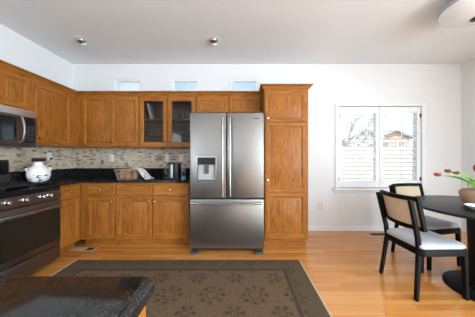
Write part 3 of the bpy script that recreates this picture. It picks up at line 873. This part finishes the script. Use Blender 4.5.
# ------------------------------------------------------------------ shutters
def shutter(label, x0, x1, hinge):
    z0, z1 = WZ0+.008, WZ1-.008
    t = thing('plantation_shutter', label, 'shutter', ((x0+x1)/2, YB+.022, z0), 0, 'white window shutters')
    hw, H, st, th = (x1-x0)/2, z1-z0, .058, .014
    rt, rb = .10, .115
    bm = B()
    for s in (-1, 1): box(bm, (s*hw-(st if s > 0 else 0), -th, 0), (s*hw+(st if s < 0 else 0), th, H), .003)
    box(bm, (-hw+st, -th, H-rt), (hw-st, th, H), .003); box(bm, (-hw+st, -th, 0), (hw-st, th, rb), .003)
    obj('frame', bm, SHUT, t)
    N = 17; sp = (H-rt-rb)/N
    bm = B(); ang = math.radians(10)
    for i in range(N):
        zc = rb+sp*(i+.5); lp = []
        for a, b_ in ((-.032, 0), (-.02, .0045), (0, .0055), (.02, .0045), (.032, 0), (.02, -.0045), (0, -.0055), (-.02, -.0045)):
            lp.append((a*math.cos(ang)-b_*math.sin(ang), zc+a*math.sin(ang)+b_*math.cos(ang)))
        rings(bm, [[(x, y, z) for y, z in lp] for x in (-hw+st+.001, hw-st-.001)])
    obj('louvers', bm, SHUT, t)
    bm = B(); box(bm, (-.006, -.047, rb+.03), (.006, -.036, H-rt-.03), .002)
    obj('tilt_rod', bm, SHUT, t)
    for z in (.14, H-.14):
        bm = B(); lathe(bm, [(.007, -.032), (.007, .032)], (hinge*(hw+.002), -th-.006, z), 10); box(bm, (hinge*hw-.016, -th-.003, z-.03), (hinge*hw+.016, -th+.0, z+.03)); obj('hinge', bm, BLACKP, t)
xm = (WX0+WX1)/2
shutter('white louvered shutter nearest the pantry, covering the left half of the window', WX0+.004, xm-.003, -1)
shutter('white louvered shutter covering the right half of the window, behind the chairs', xm+.003, WX1-.004, 1)

# ------------------------------------------------------------------ rug and island
rug = thing('area_rug', 'faded brown floral rug lying on the kitchen floor', 'rug', (-.6225, 1.42, 0))
bm = B(); box(bm, (-1.2775, -.95, .001), (1.2775, .95, .010), .003); obj('pile', bm, RUG, rug)
for s in (-1, 1):
    bm = B(); box(bm, (s*1.2775-(.012 if s < 0 else 0), -.95, .001), (s*1.2775+(.012 if s > 0 else 0), .95, .0105), .002); obj('binding', bm, RUGEDGE, rug)
isl = thing('kitchen_island', 'kitchen island with speckled dark granite top and oak side', 'island', (-.85, -.20, 0))
# local: x from -0.66 .. 0.64 ; y .. 0.66
bm = B(); 
def isl_outline(o, z):
    x0, x1, y0, y1, rad = -.75-o, .650+o, -1.0-o, .683+o, .015+o*.5
    pts = []
    for cx, cy, a0 in ((x1-rad, y1-rad, 0), (x0+rad, y1-rad, 90), (x0+rad, y0+rad, 180), (x1-rad, y0+rad, 270)):
        for k in range(6):
            a = math.radians(a0+90*k/5); pts.append((cx+rad*math.cos(a), cy+rad*math.sin(a), z))
    return pts
rings(bm, [isl_outline(-.004, .872), isl_outline(-.001, .874), isl_outline(0, .878), isl_outline(0, .896), isl_outline(-.0008, .8985), isl_outline(-.0025, .9005), isl_outline(-.0095, .9075), isl_outline(-.0115, .9092), isl_outline(-.014, .91)])
obj('countertop', bm, GRANI, isl)
bm = B(); box(bm, (-.72, -.97, .10), (.62, .652, .871)); box(bm, (.62, .612, .10), (.638, .652, .871)); box(bm, (-.68, -.93, 0), (.56, .58, .10)); obj('cabinet', bm, OAK, isl)
bm = B()
for y in (-.45, .11): 
    b2 = door_bm(y, y+.50, .13, .85, 0, -.018)
    me = bpy.data.meshes.new('tmp'); b2.to_mesh(me); b2.free(); bm.from_mesh(me); bpy.data.meshes.remove(me)
obj('side_panel', bm, OAK, isl, (.62, 0, 0), rz=R90)

# ------------------------------------------------------------------ dining table
TX, TY = 2.24, 1.80
tb = thing('dining_table', 'round black pedestal dining table', 'table', (TX, TY, 0))
bm = B(); lathe(bm, [(.59, .722), (.612, .726), (.618, .735), (.612, .746), (.60, .75)], seg=72); obj('tabletop', bm, BTOP, tb)
bm = B(); lathe(bm, [(.345, 0), (.345, .012), (.33, .020), (.22, .026)], seg=56); obj('base', bm, BWOOD, tb)
bm = B(); lathe(bm, [(.20, .026), (.185, .06), (.175, .36), (.185, .66), (.21, .721)], seg=40); obj('pedestal', bm, BWOOD, tb)

# ------------------------------------------------------------------ chairs
def arc(yc, ye, half, z, n=12):
    """curved rail in plan: centre at y=yc, ends at y=ye"""
    return [(half*s, yc+(ye-yc)*s*s, z) for s in [-1+2*i/n for i in range(n+1)]]
def make_chair(label, loc, rz):
    t = thing('dining_chair', label, 'chair', loc, rz, 'black cane back dining chairs')
    for s in (-1, 1):
        bm = B(); tube(bm, [(s*.205, .225, 0), (s*.192, .20, .22), (s*.180, .180, .40), (s*.182, .190, .50), (s*.188, .225, .66), (s*.192, .268, .835)],
                       [.013, .016, .018, .018, .017, .015], ry=.016, up=(0, 1, 0)); obj('leg', bm, BWOOD, t)
    for s in (-1, 1):
        bm = B(); tube(bm, [(s*.205, -.205, 0), (s*.202, -.2, .2), (s*.198, -.195, .405)], [.013, .016, .019], ry=.018, up=(0, 1, 0)); obj('leg', bm, BWOOD, t)
    def outline(o, z):
        x, yf, yb, rad = .222+o, -.222-o, .20+o, .05
        pts = []
        for cx, cy, a0 in ((x-rad, yb-rad, 0), (-x+rad, yb-rad, 90), (-x+rad, yf+rad, 180), (x-rad, yf+rad, 270)):
            for k in range(6):
                a = math.radians(a0+90*k/5); pts.append((cx+rad*math.cos(a), cy+rad*math.sin(a), z))
        return pts
    bm = B(); rings(bm, [outline(-.006, .365), outline(0, .370), outline(0, .418), outline(-.004, .424)]); obj('seat_frame', bm, BWOOD, t)
    bm = B(); rings(bm, [outline(-.008, .4245), outline(-.002, .436), outline(-.005, .452), outline(-.018, .463), outline(-.04, .468), outline(-.10, .472)]); obj('seat_cushion', bm, CUSH, t)
    zb, zt = .585, .835
    def yat(z): return .205+(z-zb)/(zt-zb)*.06
    H = .208
    bf = B()
    tube(bf, arc(yat(zt)-.002, yat(zt)-.052, H, zt+.004), .019, ry=.014, up=(0, 0, 1))
    tube(bf, arc(yat(zb)-.002, yat(zb)-.052, H, zb), .017, ry=.013, up=(0, 0, 1))
    for s in (-1, 1): tube(bf, [(s*H, yat(zb)-.050, zb-.012), (s*H, yat(zt)-.050, zt+.018)], .017, ry=.014, up=(0, 1, 0))
    obj('back_frame', bf, BWOOD, t)
    bm = B(); A = arc(yat(zb)-.002, yat(zb)-.052, H-.006, zb+.01, 14); D = arc(yat(zt)-.002, yat(zt)-.052, H-.006, zt-.01, 14)
    rings(bm, [[A[i], D[i], (D[i][0], D[i][1]+.004, D[i][2]), (A[i][0], A[i][1]+.004, A[i][2])] for i in range(15)])
    obj('cane_panel', bm, CANE, t)
    return t
make_chair('black chair with cane back and white seat, in front, nearest the kitchen', (1.665, 1.915, 0), math.radians(92))
c2 = make_chair('black chair with cane back tucked behind the table, under the shuttered window', (2.15, 2.416, 0), math.radians(11))

# ------------------------------------------------------------------ vase of tulips, dish
VX, VY, TZ = 2.15, 1.83, .75
vs_ = thing('flower_vase', 'round terracotta colored vase of tulips on the table', 'vase', (VX, VY, TZ))
bm = B(); lathe(bm, [(.105, 0), (.114, .003), (.130, .04), (.146, .085), (.152, .112), (.147, .132), (.132, .146), (.122, .150), (.112, .150), (.118, .138), (.128, .10), (.10, .02)], seg=40); obj('body', bm, TERRA, vs_)
bm = B(); lathe(bm, [(.119, .118), (.06, .12)], seg=24); obj('soil', bm, BROWNM, vs_)
tl = [  # head position relative to the vase base, droop, dark
    ((-.395, -.02, .285), 1, 'red tulip hanging farthest out to the left of the vase'),
    ((-.262, .02, .315), 1, 'dark red tulip drooping second from the left in the vase'),
    ((-.178, .03, .300), 1, 'dark red tulip drooping third from the left, just over the leaves'),
    ((-.085, -.02, .315), 0, 'red tulip standing upright above the vase rim'),
    ((.07, .05, .34), 0, 'red tulip rising at the right side of the vase'),
    ((.17, -.03, .28), 1, 'red tulip leaning out to the right of the vase'),
]
for k, (hp, droop, lab) in enumerate(tl):
    t = thing('tulip', lab, 'flower', (VX, VY, TZ), 0, 'tulips in the vase')
    hp = Vector(hp); base = Vector((hp.x*.2, hp.y*.5, .15))
    if droop: p = bez3(base, base+Vector((hp.x*.2, hp.y*.2, .14)), hp+Vector((-hp.x*.25, 0, .0)), hp, 12)
    else: p = bez3(base, base+Vector((0, 0, .06)), hp+Vector((0, 0, -.06)), hp, 10)
    bm = B(); tube(bm, p, .0042, 6); obj('stem', bm, STEM, t)
    ax = (p[-1]-p[-2]).normalized()
    if droop: ax = (ax+Vector((0, 0, .12))).normalized()
    rot = Vector((0, 0, 1)).rotation_difference(ax).to_matrix()
    bm = B()
    for q in range(6):
        a0 = q*math.pi/3; rr = 1 if q % 2 else .86
        loops = []
        for i in range(7):
            s = i/6; z = .062*s
            rad = rr*.016*math.sin(math.pi*(.12+.80*s))**.8+.001; wd = .95*math.sin(math.pi*min(1, s*.9+.1))**.7+.04
            row = [(a0+wd*(j/4-.5)*1.25) for j in range(5)]
            loops.append([Vector((rad*math.cos(a), rad*math.sin(a), z)) for a in row])
        V = [[bm.verts.new(hp+rot @ v_) for v_ in lp] for lp in loops]
        for i in range(6):
            for j in range(4): bm.faces.new((V[i][j], V[i][j+1], V[i+1][j+1], V[i+1][j]))
    o = obj('blossom', bm, PETALD if 'dark' in lab else PETAL, t)
    sd = o.modifiers.new('solid', 'SOLIDIFY'); sd.thickness = .0015
    for q in range(2):
        d = Vector((hp.x, hp.y, 0)); d = (d.normalized() if d.length > .08 else Vector((math.cos(k*2), math.sin(k*2), 0)))
        d = Matrix.Rotation((q-.5)*1.3+.3*math.sin(k*3), 3, 'Z') @ d
        L = .15+.06*((k*7+q*3) % 4)/3
        sp = bez3(base, base+Vector((d.x*.03, d.y*.03, .07)), base+Vector((d.x*L*.5, d.y*L*.5, .11)), base+Vector((d.x*L, d.y*L, .11-.07*q)), 10)
        side = d.cross(Vector((0, 0, 1))).normalized()
        bm = B(); lo = []
        for i, c_ in enumerate(sp):
            s = i/10; wdt = .021*math.sin(math.pi*(.1+.9*s))**.7+.001; 
            up = Vector((0, 0, .35*wdt))
            lo.append([bm.verts.new(c_-side*wdt+up), bm.verts.new(c_), bm.verts.new(c_+side*wdt+up)])
        for i in range(10):
            for j in range(2): bm.faces.new((lo[i][j], lo[i][j+1], lo[i+1][j+1], lo[i+1][j]))
        o = obj('leaf', bm, LEAFM, t); sd = o.modifiers.new('solid', 'SOLIDIFY'); sd.thickness = .0015
bm = B(); lathe(bm, [(.045, 0), (.05, .002), (.085, .024), (.098, .040), (.095, .041), (.075, .022), (.03, .008)], seg=32)
tag(obj('small_bowl', bm, CERAM, None, (1.965, 1.685, TZ)), 'shallow white dish on the table in front of the vase', 'bowl')

# ------------------------------------------------------------------ ceiling lights
GL = plain('frosted_bowl_glass', (.87, .91, .94), .25, var=.02)
cl = thing('ceiling_light', 'round white glass bowl light on the ceiling over the dining table', 'ceiling light', (2.20, 1.90, ZC))
bm = B(); lathe(bm, [(.12, 0), (.15, -.003), (.155, -.05), (.13, -.055)], seg=48); obj('pan', bm, TRIM, cl)
bm = B(); lathe(bm, [(.13, -.052), (.275, -.095), (.286, -.105), (.286, -.128), (.278, -.132)], seg=64); obj('shade_ring', bm, GREYL, cl)
bm = B(); lathe(bm, [(.278, -.130), (.280, -.136), (.262, -.165), (.21, -.198), (.14, -.220), (.06, -.232), (.01, -.234)], seg=64); obj('bowl', bm, GL, cl)
bm = B(); lathe(bm, [(.055, -.232), (.058, -.240), (.04, -.250), (.016, -.254), (.016, -.268), (.003, -.272)], seg=24); obj('finial', bm, BLACKP, cl)
CANIN = steel('can_reflector', (.55, .53, .50), .25)
def can(label, x, y):
    t = thing('recessed_light', label, 'ceiling light', (x, y, ZC), 0, 'recessed ceiling lights')
    bm = B(); lathe(bm, [(.062, -.0), (.085, -.0015), (.088, -.006), (.080, -.009), (.062, -.006)], seg=32, caps=False); obj('trim_ring', bm, TRIM, t)
    bm = B(); bmesh.ops.create_uvsphere(bm, u_segments=24, v_segments=14, radius=.062)
    for v in bm.verts: v.co.z = v.co.z*.62-.012
    obj('eyeball', bm, CANIN, t)
    bm = B(); lathe(bm, [(.036, -.0), (.038, -.012), (.026, -.014), (.02, -.004)], (0, 0, -.042), 20); o = obj('lamp_face', bm, CERAM, t)
    o.parent = t; o.location = (.012, .018, 0); o.rotation_euler = (math.radians(18), math.radians(-10), 0)
    return t
can('recessed ceiling light above the left cabinets', -2.09, 2.66)
can('recessed ceiling light in front of the refrigerator', -.37, 2.66)
